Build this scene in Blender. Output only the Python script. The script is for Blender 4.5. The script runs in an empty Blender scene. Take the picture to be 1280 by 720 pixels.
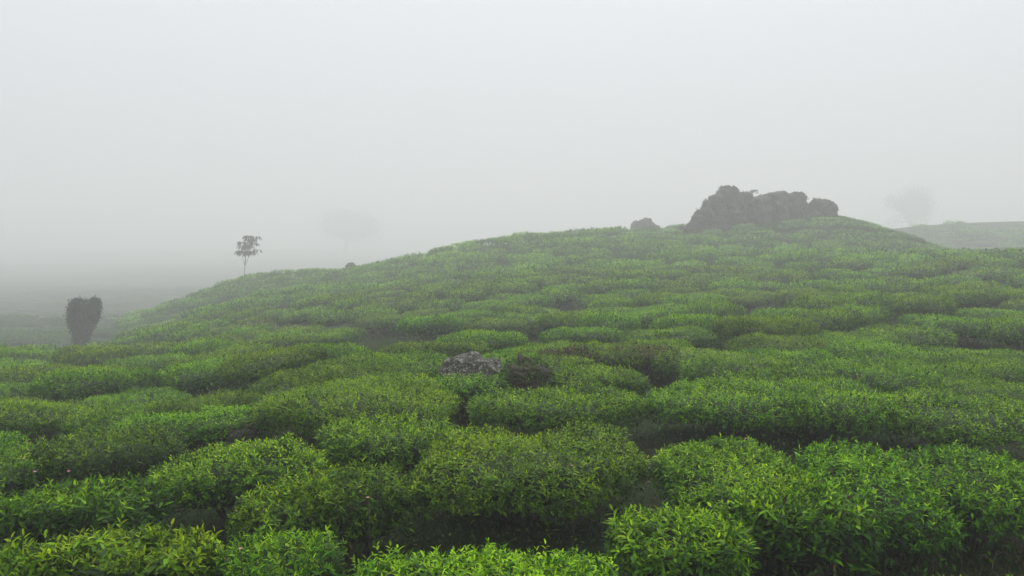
import bpy, math, random
import numpy as np
from mathutils import Vector, Matrix, Quaternion

SC = bpy.context.scene
COL = SC.collection
R = math.radians
RNG = np.random.default_rng(11)
random.seed(11)

# ------------------------------------------------------------------ camera
F = 1005.0                                   # focal length in photograph pixels (1280 wide)
CAMZ = 3.0
PITCH = math.atan(40.0 / F)                  # looking a little down: horizon at row 320 of 720
cd = bpy.data.cameras.new('camera'); cam = bpy.data.objects.new('camera', cd); COL.objects.link(cam)
cd.sensor_width = 36.0; cd.lens = 36.0 * F / 1280.0
cd.clip_start = 0.05; cd.clip_end = 4000
cam.location = (0, 0, CAMZ); cam.rotation_euler = (math.pi / 2 - PITCH, 0, 0)
SC.camera = cam

# ------------------------------------------------------------------ sky, sun, exposure
SUN_EL, SUN_AZ = R(52), R(12)                # azimuth from +Y towards +X
w = bpy.data.worlds.new('World'); SC.world = w; w.use_nodes = True
nt = w.node_tree; nt.nodes.clear()
out = nt.nodes.new('ShaderNodeOutputWorld'); bg = nt.nodes.new('ShaderNodeBackground')
sky = nt.nodes.new('ShaderNodeTexSky'); sky.sky_type = 'NISHITA'; sky.sun_disc = False
sky.sun_elevation = SUN_EL; sky.sun_rotation = SUN_AZ; sky.dust_density = 6.0; sky.air_density = 1.0
mix = nt.nodes.new('ShaderNodeMix'); mix.data_type = 'RGBA'; mix.inputs['Factor'].default_value = 0.93
mix.inputs['B'].default_value = (7.85, 8.1, 8.65, 1)      # the even cloud deck that hides the sky
# an overcast sky is brighter overhead than at the horizon
tcw = nt.nodes.new('ShaderNodeTexCoord'); spw = nt.nodes.new('ShaderNodeSeparateXYZ'); nt.links.new(tcw.outputs['Generated'], spw.inputs[0])
mrw = nt.nodes.new('ShaderNodeMapRange'); mrw.inputs['From Min'].default_value = 0.0; mrw.inputs['From Max'].default_value = 1.0
mrw.inputs['To Min'].default_value = 0.80; mrw.inputs['To Max'].default_value = 1.65; nt.links.new(spw.outputs['Z'], mrw.inputs['Value'])
vmw = nt.nodes.new('ShaderNodeVectorMath'); vmw.operation = 'SCALE'; nt.links.new(mrw.outputs[0], vmw.inputs['Scale'])
nt.links.new(sky.outputs[0], mix.inputs['A']); nt.links.new(mix.outputs['Result'], vmw.inputs[0]); nt.links.new(vmw.outputs[0], bg.inputs['Color'])
bg.inputs['Strength'].default_value = 0.1
nt.links.new(bg.outputs[0], out.inputs['Surface'])
sd = bpy.data.lights.new('sun', 'SUN'); sun = bpy.data.objects.new('sun', sd); COL.objects.link(sun)
sd.energy = 1.5; sd.angle = R(40); sd.color = (1.0, 0.97, 0.92)
sun.location = (8, 30, 40)
sdir = Vector((math.sin(SUN_AZ) * math.cos(SUN_EL), math.cos(SUN_AZ) * math.cos(SUN_EL), math.sin(SUN_EL)))
sun.rotation_euler = (-sdir).to_track_quat('-Z', 'Y').to_euler()
SC.view_settings.view_transform = 'Standard'; SC.view_settings.look = 'None'
SC.view_settings.exposure = 0.08; SC.view_settings.gamma = 1.0
SC.render.engine = 'CYCLES'
SC.cycles.use_denoising = True
try: SC.cycles.denoiser = 'OPENIMAGEDENOISE'
except Exception: pass
SC.cycles.max_bounces = 6; SC.cycles.diffuse_bounces = 2; SC.cycles.glossy_bounces = 1
SC.cycles.transmission_bounces = 3; SC.cycles.volume_bounces = 2; SC.cycles.transparent_max_bounces = 8
SC.cycles.caustics_reflective = False; SC.cycles.caustics_refractive = False
HAZE_DENSITY = 0.0044

# ------------------------------------------------------------------ small maths
def ray(px, py):
    a = (px - 640.0) / F; b = -(py - 360.0) / F
    c, s = math.cos(PITCH), math.sin(PITCH)
    return np.array([a, c + b * s, -s + b * c])            # world direction, camera at (0,0,CAMZ)
def at(px, py, d):
    r = ray(px, py); r = r / r[1]
    return np.array([0, 0, CAMZ]) + r * d
def project(x, y, z):
    c, s = math.cos(PITCH), math.sin(PITCH)
    dz = z - CAMZ
    depth = y * c - dz * s; up = y * s + dz * c
    return 640 + F * x / depth, 360 - F * up / depth

def _hash(ix, iy, iz, seed):
    h = (ix.astype(np.int64) * 374761393 + iy.astype(np.int64) * 668265263 + iz.astype(np.int64) * 2147483647 + seed * 974711) & 0xffffffff
    h = ((h ^ (h >> 13)) * 1274126177) & 0xffffffff
    h = ((h ^ (h >> 16)) * 2246822519) & 0xffffffff
    return ((h ^ (h >> 15)) & 0xffffff) / float(0xffffff) * 2 - 1
def noise3(P, seed=0):
    P = np.asarray(P, float); I = np.floor(P).astype(np.int64); f = P - I; f = f * f * (3 - 2 * f)
    r = 0
    for dx in (0, 1):
        for dy in (0, 1):
            for dz in (0, 1):
                wgt = (f[..., 0] if dx else 1 - f[..., 0]) * (f[..., 1] if dy else 1 - f[..., 1]) * (f[..., 2] if dz else 1 - f[..., 2])
                r = r + wgt * _hash(I[..., 0] + dx, I[..., 1] + dy, I[..., 2] + dz, seed)
    return r
def fbm(P, seed=0, octs=4, gain=0.5):
    P = np.asarray(P, float); a = 1.0; r = 0
    for o in range(octs):
        r = r + a * noise3(P * (2.03 ** o) + 17.3 * o, seed + o); a *= gain
    return r
def norm(v):
    return v / np.maximum(np.linalg.norm(v, axis=-1, keepdims=True), 1e-9)

# ------------------------------------------------------------------ terrain height from surveyed points
# (column, row, distance, height of the planting above the ground there)
H = 0.80
SURV = [(0,720,3.5,H),(320,720,3.5,H),(640,720,3.5,H),(960,720,3.6,H),(1280,720,3.8,H),
 (-300,720,3.6,H),(1600,720,3.9,H),
 (0,560,6.4,H),(200,560,6.0,H),(640,560,5.9,H),(960,560,5.9,H),(1280,560,6.0,H),
 (640,475,9.1,H),(450,487,8.4,H),(960,490,8.0,H),(1250,480,9.0,H),(1250,425,14,H),(1250,355,24,H),(1230,313,34,H),
 (1330,318,32,H),(1330,420,14,H),(1500,420,14,H),(1500,330,30,H),
 (300,548,9.6,0.0),(320,490,12.0,0.0),
 (1100,335,29,H),(1100,380,19,H),(1060,410,15,H),(950,350,28,H),(950,405,17,H),(860,392,18.5,H),
 (760,462,13.5,0.0),(540,436,17.0,0.0),(740,405,18.5,H),(740,345,30,H),(740,291,48,H),(860,288,50,H),(640,310,44,H),(600,303,46,H),
 (640,400,20,H),(640,350,30,H),(520,322,46,H),(520,380,26,H),
 (440,338,47,H),(440,360,37,H),(440,400,24,H),(450,446,14.5,H),(300,348,50,H),(300,375,36,H),(300,405,26,H),(300,432,19,H),(270,485,11.5,H),
 (200,398,58,H),(240,372,56,H),(150,415,62,H),(200,415,28,H),(100,475,14.5,H),(80,440,23,H),(0,440,21,H),(0,500,9.6,H),(-200,445,21,H),(-250,520,9,H),
 (180,440,21,H),(1046,274,51,0.0),(1080,285,50,0.0),(1115,297,49,0.0),(1150,307,47.5,0.0),(1190,319,46,0.0),(866,290,51,0.0),(838,297,50,0.0)]
def K(d):                                     # the survey's pacing, turned into metres
    return 1.4 * d if d < 14 else 19.6 + (d - 14) * 2.25
pts = []
for px, py, d, h in SURV:
    p = at(px, py, K(d)); pts.append((p[0], p[1], p[2] - h))
def far_pt(x, y, z):                          # a paced point, height given for an eye at 2.2
    k = K(y) / y; return (x * k, y * k, CAMZ + (z - 2.2) * k)
# summit with the outcrop and its right flank, back of the crest, far rise on the right
for q in [(14.6,52,4.05),(17.5,52,4.2),(19.5,52,3.9),(12.4,51,3.75),(24,42,1.3),(22,40,1.7),(19,40,1.8),(16,40,2.0),(16,56,4.0),(16,62,2.6),(24,58,1.6),
 (4,60,2.0),(-4,60,0.2),(-12,60,-2.2),(0,80,-3),(-20,80,-4.5),(20,80,-2.5),(30,54,-1.2),(33,42,-.9),(40,58,-1.5),(45,42,-1.0),(27,47,.9),
 (-17,36,-2.4),(-23,38,-2.9),(-27,34,-2.9),(-21,34,-2.6),(-30,18,-2.8),
 (36,86,2.6),(45,86,4.3),(52,85,4.6),(66,82,4.6),(38,68,-1.0),(52,66,-.5),(75,150,5.5),(100,200,6),(110,120,6),(60,200,1),(120,80,3),(90,40,-1)]:
    pts.append(far_pt(*q))
# shallow valley to the left, level and long: (column, row, metres)
for px, py, d in [(0,420,85),(-200,420,85),(150,420,100),(-500,400,120),(640,355,330),(640,332,750)] + [(c, r, d) for c in (-420, -200, 0, 150, 300, 420) for r, d in ((400,120),(380,175),(365,235),(350,330),(340,410),(330,520),(320,680),(311,900)) if c < 300 or d > 200]:
    p = at(px, py, d); pts.append(tuple(p))
pts += [(0,0,1.3),(-5,0,1.1),(5,0,1.2),(0,-8,1.7),(-11,-11,1.2),(11,-11,1.7),(-28,-14,-1),(28,-14,1.2),(1.7,2.6,.9),(-1.7,2.6,.9),
 (-44,8,-3),(-85,14,-6),(-64,35,-5),(85,14,0),(85,-56,0),(-85,-56,-8),(0,-85,2),(300,700,-9),(-300,-400,-9),(300,-400,-9),(500,200,-6),(-500,200,-9),(-600,0,-9),(400,0,-6)]
P3 = np.array(pts)
def _tps(r2):
    return 0.5 * r2 * np.log(r2 + 1e-9)
_A = _tps(((P3[:, None, :2] - P3[None, :, :2]) ** 2).sum(-1)) + 0.06 * np.eye(len(P3)) * np.clip(np.hypot(P3[:,0],P3[:,1]) / 20, 0.25, 30)
_B = np.c_[np.ones(len(P3)), P3[:, :2]]
_n = len(P3)
_S = np.linalg.solve(np.block([[_A, _B], [_B.T, np.zeros((3, 3))]]), np.r_[P3[:, 2], 0, 0, 0])
def terrain(x, y):
    x = np.asarray(x, float); y = np.asarray(y, float)
    shp = x.shape; X = x.ravel(); Y = y.ravel(); o = np.empty(X.size)
    for i in range(0, X.size, 40000):
        xs = X[i:i+40000]; ys = Y[i:i+40000]
        k = _tps((xs[:, None] - P3[None, :, 0]) ** 2 + (ys[:, None] - P3[None, :, 1]) ** 2)
        o[i:i+40000] = k @ _S[:_n] + _S[_n] + _S[_n+1] * xs + _S[_n+2] * ys
    rr = np.hypot(X, Y)
    t = np.clip((rr - 750) / 400, 0, 1); t = t * t * (3 - 2 * t)
    o = o * (1 - t) + 9 * t
    Q = np.stack([X, Y, np.zeros_like(X)], -1)
    o = o + 0.05 * fbm(Q * 0.9, 3, 3) * np.clip(rr / 4, 0, 1) + 0.8 * noise3(Q * 0.03, 9) * np.clip((rr - 130) / 60, 0, 1)
    return o.reshape(shp)
def ter(x, y):
    return float(terrain(np.array([x]), np.array([y]))[0])
def hit(px, py, h=0.0, lo=2.5, hi=140.0):
    """first point where the sight line through a pixel meets the ground raised by h"""
    d = np.geomspace(lo, hi, 1400); r = ray(px, py); r = r / r[1]
    z = CAMZ + r[2] * d; g = terrain(r[0] * d, d) + h
    k = np.nonzero(z < g)[0]
    k = k[0] if len(k) else len(d) - 1
    return np.array([r[0] * d[k], d[k], g[k] - h])

# ------------------------------------------------------------------ object helpers
def tag(o, label=None, cat=None, group=None, kind=None):
    if label: o['label'] = label
    if cat: o['category'] = cat
    if group: o['group'] = group
    if kind: o['kind'] = kind
    return o
def link(name, me, parent=None, loc=None):
    o = bpy.data.objects.new(name, me); COL.objects.link(o)
    if parent is not None: o.parent = parent
    if loc is not None: o.location = loc
    return o
def empty(name, loc=(0, 0, 0)):
    o = bpy.data.objects.new(name, None); COL.objects.link(o); o.location = loc; o.empty_display_size = 0.2
    return o
def mesh(name, V, faces, mat=None, attr=None, smooth=True):
    """faces: list of (m,k) index arrays"""
    me = bpy.data.meshes.new(name)
    V = np.asarray(V, np.float32)
    if isinstance(faces, np.ndarray): faces = [faces]
    faces = [np.asarray(f, np.int32) for f in faces if len(f)]
    nl = sum(f.size for f in faces); npz = sum(len(f) for f in faces)
    me.vertices.add(len(V)); me.vertices.foreach_set('co', V.ravel())
    me.loops.add(nl); me.loops.foreach_set('vertex_index', np.concatenate([f.ravel() for f in faces]))
    sizes = np.concatenate([np.full(len(f), f.shape[1], np.int32) for f in faces])
    starts = np.r_[0, np.cumsum(sizes)[:-1]].astype(np.int32)
    me.polygons.add(npz); me.polygons.foreach_set('loop_start', starts)
    try: me.polygons.foreach_set('loop_total', sizes)
    except Exception: pass
    me.polygons.foreach_set('use_smooth', np.full(npz, smooth, bool))
    if attr is not None:
        a = me.attributes.new('leaf', 'FLOAT_COLOR', 'POINT')
        a.data.foreach_set('color', np.asarray(attr, np.float32).ravel())
    me.update(calc_edges=True)
    if mat: me.materials.append(mat)
    return me

class Geo:
    def __init__(s): s.V = []; s.F = {}; s.A = []; s.n = 0
    def add(s, V, Fs, A=None):
        V = np.asarray(V, float)
        for f in (Fs if isinstance(Fs, list) else [Fs]):
            s.F.setdefault(f.shape[1], []).append(np.asarray(f) + s.n)
        s.V.append(V); s.n += len(V)
        s.A.append(np.asarray(A, float) if A is not None else np.tile([0.5, 0.5, 0.0, 1.0], (len(V), 1)))
    def mesh(s, name, mat, smooth=True):
        return mesh(name, np.concatenate(s.V), [np.concatenate(v) for v in s.F.values()], mat, np.concatenate(s.A), smooth)
    def build(s, name, mat, parent=None, smooth=True, loc=None):
        return link(name, s.mesh(name, mat, smooth), parent, loc)

def tube(g, path, radii, sides=5, A=None):
    path = np.asarray(path, float); n = len(path); radii = np.broadcast_to(radii, n)
    t = norm(np.gradient(path, axis=0)); ref = np.array([0.31, 0.17, 0.93])
    u = norm(np.cross(t, ref)); v = np.cross(t, u)
    a = np.arange(sides) * 2 * math.pi / sides
    V = path[:, None] + radii[:, None, None] * (u[:, None] * np.cos(a)[None, :, None] + v[:, None] * np.sin(a)[None, :, None])
    i = np.arange(n - 1)[:, None] * sides; j = np.arange(sides)[None]; j2 = (j + 1) % sides
    Fq = np.stack([i + j, i + j2, i + sides + j2, i + sides + j], -1).reshape(-1, 4)
    g.add(V.reshape(-1, 3), Fq, None if A is None else np.tile(A, (n * sides, 1)))

# leaf templates: (along, across, up)
T8 = np.array([[0,0,0],[.30,.42,.04],[.30,0,-.03],[.30,-.42,.04],[.68,.36,.02],[.68,0,-.05],[.68,-.36,.02],[1,0,-.12]])
F8 = np.array([[0,2,1],[0,3,2],[1,2,5],[1,5,4],[2,3,6],[2,6,5],[4,5,7],[5,6,7]])
T4 = np.array([[0,0,0],[.45,.45,.05],[.45,-.45,.05],[1,0,-.06]]); F4 = np.array([[0,2,1],[1,2,3]])
def leaves(g, pos, axis, up, L, W, age, rnd, fine=True):
    T, Fc = (T8, F8) if fine else (T4, F4)
    n = len(pos)
    if n == 0: return
    axis = norm(axis); side = norm(np.cross(up, axis)); nn = np.cross(axis, side)
    V = pos[:, None] + T[None, :, 0:1] * (L[:, None, None] * axis[:, None]) + T[None, :, 1:2] * (W[:, None, None] * side[:, None]) + T[None, :, 2:3] * (L[:, None, None] * nn[:, None])
    k = len(T)
    Fa = (np.arange(n)[:, None, None] * k + Fc[None]).reshape(-1, 3)
    A = np.repeat(np.stack([age, rnd, np.zeros(n), np.ones(n)], -1), k, axis=0)
    g.add(V.reshape(-1, 3), Fa, A)

# ------------------------------------------------------------------ materials
def new_mat(name):
    m = bpy.data.materials.new(name); m.use_nodes = True; t = m.node_tree; t.nodes.clear()
    o = t.nodes.new('ShaderNodeOutputMaterial'); p = t.nodes.new('ShaderNodeBsdfPrincipled')
    t.links.new(p.outputs[0], o.inputs[0])
    return m, t, p, o
def ramp(t, stops):
    r = t.nodes.new('ShaderNodeValToRGB'); e = r.color_ramp.elements
    while len(e) < len(stops): e.new(0.5)
    for el, (q, c) in zip(e, stops): el.position = q; el.color = (*c, 1)
    return r
def leaf_material(name, stops, trans=0.36, rough=0.46, tint=0.2, spec=0.13):
    m, t, p, o = new_mat(name)
    at_ = t.nodes.new('ShaderNodeAttribute'); at_.attribute_name = 'leaf'
    sep = t.nodes.new('ShaderNodeSeparateColor'); t.links.new(at_.outputs['Color'], sep.inputs[0])
    rp = ramp(t, stops); t.links.new(sep.outputs[0], rp.inputs[0])
    oi = t.nodes.new('ShaderNodeObjectInfo')
    a = t.nodes.new('ShaderNodeMath'); a.operation = 'MULTIPLY_ADD'; a.inputs[1].default_value = 1.0; a.inputs[2].default_value = 0.50
    t.links.new(sep.outputs[1], a.inputs[0])
    b = t.nodes.new('ShaderNodeMath'); b.operation = 'MULTIPLY_ADD'; b.inputs[1].default_value = tint * 2; b.inputs[2].default_value = 1 - tint
    t.links.new(oi.outputs['Random'], b.inputs[0])
    c = t.nodes.new('ShaderNodeMath'); c.operation = 'MULTIPLY'; t.links.new(a.outputs[0], c.inputs[0]); t.links.new(b.outputs[0], c.inputs[1])
    hs = t.nodes.new('ShaderNodeHueSaturation'); t.links.new(rp.outputs[0], hs.inputs['Color']); t.links.new(c.outputs[0], hs.inputs['Value'])
    h = t.nodes.new('ShaderNodeMath'); h.operation = 'MULTIPLY_ADD'; h.inputs[1].default_value = 0.026; h.inputs[2].default_value = 0.491
    t.links.new(oi.outputs['Random'], h.inputs[0]); t.links.new(h.outputs[0], hs.inputs['Hue'])
    t.links.new(hs.outputs[0], p.inputs['Base Color'])
    p.inputs['Roughness'].default_value = rough; p.inputs['Specular IOR Level'].default_value = spec
    tr = t.nodes.new('ShaderNodeBsdfTranslucent'); t.links.new(hs.outputs[0], tr.inputs['Color'])
    mx = t.nodes.new('ShaderNodeMixShader'); mx.inputs[0].default_value = trans
    t.links.new(p.outputs[0], mx.inputs[1]); t.links.new(tr.outputs[0], mx.inputs[2]); t.links.new(mx.outputs[0], o.inputs[0])
    return m
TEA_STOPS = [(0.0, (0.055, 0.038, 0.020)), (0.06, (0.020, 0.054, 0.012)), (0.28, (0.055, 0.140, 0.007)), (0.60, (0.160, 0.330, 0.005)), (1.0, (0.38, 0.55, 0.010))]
M_TEA = leaf_material('tea_leaf', TEA_STOPS)
M_TREE = leaf_material('tree_leaf', [(0, (0.012, 0.022, 0.012)), (1, (0.035, 0.06, 0.025))], trans=0.1)
M_GRASS = leaf_material('grass_blade', [(0, (0.16, 0.12, 0.055)), (0.35, (0.05, 0.085, 0.02)), (1, (0.06, 0.15, 0.02))], rough=0.6)
M_DRY = leaf_material('dry_leaf', [(0, (0.05, 0.032, 0.024)), (1, (0.12, 0.085, 0.05))], trans=0.1, rough=0.7)
M_PETAL = leaf_material('petal', [(0, (0.55, 0.16, 0.28)), (1, (0.70, 0.38, 0.40))], trans=0.3, tint=0.05)

def coords(t, scale):
    tc = t.nodes.new('ShaderNodeTexCoord'); mp = t.nodes.new('ShaderNodeMapping'); mp.inputs['Scale'].default_value = (scale,) * 3
    t.links.new(tc.outputs['Object'], mp.inputs['Vector']); return mp.outputs[0]
def bark_material(name, c1, c2):
    m, t, p, o = new_mat(name)
    v = coords(t, 9.0); n = t.nodes.new('ShaderNodeTexNoise'); n.inputs['Scale'].default_value = 3; n.inputs['Detail'].default_value = 6
    t.links.new(v, n.inputs['Vector']); r = ramp(t, [(0.3, c1), (0.75, c2)]); t.links.new(n.outputs['Fac'], r.inputs[0])
    t.links.new(r.outputs[0], p.inputs['Base Color']); p.inputs['Roughness'].default_value = 0.85
    b = t.nodes.new('ShaderNodeBump'); b.inputs['Strength'].default_value = 0.5; t.links.new(n.outputs['Fac'], b.inputs['Height']); t.links.new(b.outputs[0], p.inputs['Normal'])
    return m
M_BARK = bark_material('tea_wood', (0.035, 0.026, 0.018), (0.12, 0.095, 0.07))
M_TRUNK = bark_material('tree_bark', (0.03, 0.026, 0.022), (0.09, 0.075, 0.06))
M_CORE = bark_material('light_block_core', (0.008, 0.016, 0.005), (0.022, 0.036, 0.010))  # dark colour for the opaque shell added inside bushes to stop light

def ground_material():
    m, t, p, o = new_mat('hill_soil')
    v = coords(t, 1.0)
    n1 = t.nodes.new('ShaderNodeTexNoise'); n1.inputs['Scale'].default_value = 0.45; n1.inputs['Detail'].default_value = 5
    n2 = t.nodes.new('ShaderNodeTexNoise'); n2.inputs['Scale'].default_value = 14; n2.inputs['Detail'].default_value = 8; n2.inputs['Roughness'].default_value = 0.7
    for n in (n1, n2): t.links.new(v, n.inputs['Vector'])
    soil = ramp(t, [(0.25, (0.014, 0.011, 0.007)), (0.6, (0.045, 0.034, 0.021)), (0.85, (0.095, 0.074, 0.045))]); t.links.new(n2.outputs['Fac'], soil.inputs[0])
    green = ramp(t, [(0.3, (0.010, 0.020, 0.006)), (0.7, (0.030, 0.058, 0.014))]); t.links.new(n2.outputs['Fac'], green.inputs[0])
    k = ramp(t, [(0.30, (0, 0, 0)), (0.52, (1, 1, 1))]); t.links.new(n1.outputs['Fac'], k.inputs[0])
    mx = t.nodes.new('ShaderNodeMix'); mx.data_type = 'RGBA'
    t.links.new(k.outputs[0], mx.inputs['Factor']); t.links.new(soil.outputs[0], mx.inputs['A']); t.links.new(green.outputs[0], mx.inputs['B'])
    t.links.new(mx.outputs['Result'], p.inputs['Base Color']); p.inputs['Roughness'].default_value = 0.95; p.inputs['Specular IOR Level'].default_value = 0.1
    b = t.nodes.new('ShaderNodeBump'); b.inputs['Strength'].default_value = 0.8; b.inputs['Distance'].default_value = 0.05
    t.links.new(n2.outputs['Fac'], b.inputs['Height']); t.links.new(b.outputs[0], p.inputs['Normal'])
    return m
M_GROUND = ground_material()
def rock_material(name, dark, mid, lichen, amount, scale):
    m, t, p, o = new_mat(name)
    v = coords(t, scale)
    n = t.nodes.new('ShaderNodeTexNoise'); n.inputs['Scale'].default_value = 2.2; n.inputs['Detail'].default_value = 9; n.inputs['Roughness'].default_value = 0.65
    n3 = t.nodes.new('ShaderNodeTexNoise'); n3.inputs['Scale'].default_value = 7.0; n3.inputs['Detail'].default_value = 5; n3.inputs['Roughness'].default_value = 0.6; n3.inputs['Distortion'].default_value = 0.8
    for q in (n, n3): t.links.new(v, q.inputs['Vector'])
    base = ramp(t, [(0.3, dark), (0.7, mid)]); t.links.new(n.outputs['Fac'], base.inputs[0])
    k = ramp(t, [(amount, (0, 0, 0)), (amount + 0.06, (1, 1, 1))]); t.links.new(n3.outputs['Fac'], k.inputs[0])
    mx = t.nodes.new('ShaderNodeMix'); mx.data_type = 'RGBA'; mx.inputs['B'].default_value = (*lichen, 1)
    t.links.new(k.outputs[0], mx.inputs['Factor']); t.links.new(base.outputs[0], mx.inputs['A'])
    t.links.new(mx.outputs['Result'], p.inputs['Base Color']); p.inputs['Roughness'].default_value = 0.9
    b = t.nodes.new('ShaderNodeBump'); b.inputs['Strength'].default_value = 0.9; b.inputs['Distance'].default_value = 0.04
    t.links.new(n.outputs['Fac'], b.inputs['Height']); t.links.new(b.outputs[0], p.inputs['Normal'])
    return m
M_ROCK = rock_material('lichen_rock', (0.022, 0.021, 0.017), (0.085, 0.080, 0.065), (0.25, 0.245, 0.20), 0.53, 2.4)
M_TOR = rock_material('dark_rock', (0.022, 0.022, 0.020), (0.075, 0.070, 0.062), (0.13, 0.125, 0.11), 0.60, 0.5)

# ------------------------------------------------------------------ ground: one sheet, fine near the camera, out into the fog
def axis(lim, step, grow):
    v = [0.0]; s = step
    while v[-1] < lim:
        v.append(v[-1] + s)
        if v[-1] > 20: s *= grow
    return np.array(v)
xp = axis(1600, 0.33, 1.045); gx = np.r_[-xp[:0:-1], xp]
yp = axis(1600, 0.33, 1.033); ym = axis(1600, 0.8, 1.12); gy = np.r_[-ym[:0:-1], yp]
GX, GY = np.meshgrid(gx, gy)
GZ = terrain(GX, GY)
nx, ny = len(gx), len(gy)
idx = np.arange(nx * ny).reshape(ny, nx)
Fg = np.stack([idx[:-1, :-1], idx[:-1, 1:], idx[1:, 1:], idx[1:, :-1]], -1).reshape(-1, 4)
ground = link('hill_ground', mesh('hill_ground', np.stack([GX, GY, GZ], -1).reshape(-1, 3), Fg, M_GROUND))
tag(ground, kind='structure')
ground['label'] = 'rolling hill ground of brown soil and short grass under the tea'

# ------------------------------------------------------------------ tea bushes
PROF = np.array([[0, 1.0], [.30, 1.0], [.55, .995], [.77, .97], [.90, .915], [.98, .82], [1.0, .68], [.98, .52], [.91, .40], [.74, .32]])
_seg = np.hypot(*np.diff(PROF, axis=0).T); _cum = np.r_[0, np.cumsum(_seg)]
def bush_shell(rng, n, rx, ry, h, seed, smin=0.0, smax=1.0, drape=None):
    """n points on the cushion-shaped canopy with their outward normals; s runs from the crown's centre to its tucked-under rim"""
    s = []
    while len(s) < n:
        t = rng.uniform(smin, smax, n * 4) * _cum[-1]
        rho = np.interp(t, _cum, PROF[:, 0])
        s.extend(t[rng.uniform(0, 1, len(t)) < np.maximum(rho, 0.02)])
    t = np.array(s[:n]); th = rng.uniform(0, 2 * math.pi, n)
    e = 0.02
    def pos(t, th):
        rho = np.interp(t, _cum, PROF[:, 0]); zz = np.interp(t, _cum, PROF[:, 1])
        c, s_ = np.cos(th), np.sin(th)
        lob = 1 + 0.16 * noise3(np.stack([c * 1.3, s_ * 1.3, np.full_like(c, seed * 1.7)], -1), 5) + 0.10 * noise3(np.stack([c * 3.1, s_ * 3.1, np.full_like(c, seed * 2.3)], -1), 6)
        sq = 1 / np.maximum(np.abs(c) ** 2.6 + np.abs(s_) ** 2.6, 1e-6) ** (1 / 2.6)
        x = rho * lob * sq * c * rx; y = rho * lob * sq * s_ * ry
        Q = np.stack([x * 1.4, y * 1.4, np.full_like(x, seed * 3.1)], -1)
        z = zz * h + (0.075 * noise3(Q, 7) + 0.04 * noise3(Q * 2.6, 8)) * np.clip(zz * 1.4 - 0.3, 0, 1)
        if drape is not None: z = z + drape(x, y)
        return np.stack([x, y, z], -1)
    p = pos(t, th)
    dt = (pos(np.minimum(t + e, _cum[-1]), th) - pos(np.maximum(t - e, 0), th)); dth = pos(t, th + e) - pos(t, th - e)
    nr = norm(np.cross(norm(dt), norm(dth)))
    flip = np.sign((nr * np.stack([p[:, 0], p[:, 1], np.full(n, h * 0.5)], -1)).sum(-1)); nr = nr * np.where(flip == 0, 1, flip)[:, None]
    return p, nr, t / _cum[-1]

UP = np.array([0, 0, 1.0])
def rand_dir(rng, n):
    return norm(rng.normal(size=(n, 3)))
def shoot_leaves(rng, p, nr, s, leaf, per=6, age0=0.62, dens_fine=True, seed=0):
    """leaf arrays for shoots growing at shell points: older wide leaves below, small pale ones at the tip"""
    n = len(p)
    topness = np.clip(nr[:, 2], 0, 1)
    ax = norm(nr * 0.55 + UP * 0.75 + rand_dir(rng, n) * 0.38)
    ln = leaf * rng.uniform(0.4, 1.15, n) * (0.55 + 0.6 * topness)
    patch = noise3(np.stack([p[:, 0] * 1.5, p[:, 1] * 1.5, np.full(n, seed * 5.5)], -1), 21)      # shoots differ in age over the bush
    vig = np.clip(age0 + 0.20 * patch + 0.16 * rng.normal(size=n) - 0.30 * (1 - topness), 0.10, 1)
    ref = rand_dir(rng, n); u = norm(np.cross(ax, ref)); v = np.cross(ax, u); az0 = rng.uniform(0, 6.28, n)
    out = []
    for k in range(per):
        q = (k + 0.5) / per
        az = az0 + 2.39996 * k + rng.normal(size=n) * 0.25
        elev = np.clip(0.05 + 1.05 * q * q + rng.normal(size=n) * 0.25, -0.5, 1.35)
        rad = u * np.cos(az)[:, None] + v * np.sin(az)[:, None]
        d = rad * np.cos(elev)[:, None] + ax * np.sin(elev)[:, None]
        d = norm(d + np.array([0, 0, -0.10]) * (1 - q))
        base = p + ax * (ln * (q - 0.45))[:, None] - nr * (0.02 * (1 - q))
        upv = norm(ax * np.cos(elev)[:, None] - rad * np.sin(elev)[:, None] + rand_dir(rng, n) * 0.25)
        L = leaf * (1.12 - 0.55 * q) * rng.uniform(0.75, 1.3, n)
        W = L * rng.uniform(0.36, 0.48, n) * (1.05 - 0.25 * q)
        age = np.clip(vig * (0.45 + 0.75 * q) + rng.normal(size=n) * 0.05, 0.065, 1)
        out.append((base, d, upv, L, W, age, rng.uniform(0, 1, n)))
    return [np.concatenate(z) for z in zip(*out)]
def side_leaves(rng, p, nr, leaf):
    n = len(p)
    d = norm(nr * 0.55 + rand_dir(rng, n) * 0.8 + np.array([0, 0, -0.12]))
    up = norm(UP + nr * 0.7 + rand_dir(rng, n) * 0.4)
    L = leaf * rng.uniform(0.8, 1.5, n)
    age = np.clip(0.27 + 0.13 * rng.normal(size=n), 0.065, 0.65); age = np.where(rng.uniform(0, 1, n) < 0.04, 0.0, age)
    return p, d, up, L, L * rng.uniform(0.36, 0.46, n), age, rng.uniform(0, 1, n)
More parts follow.
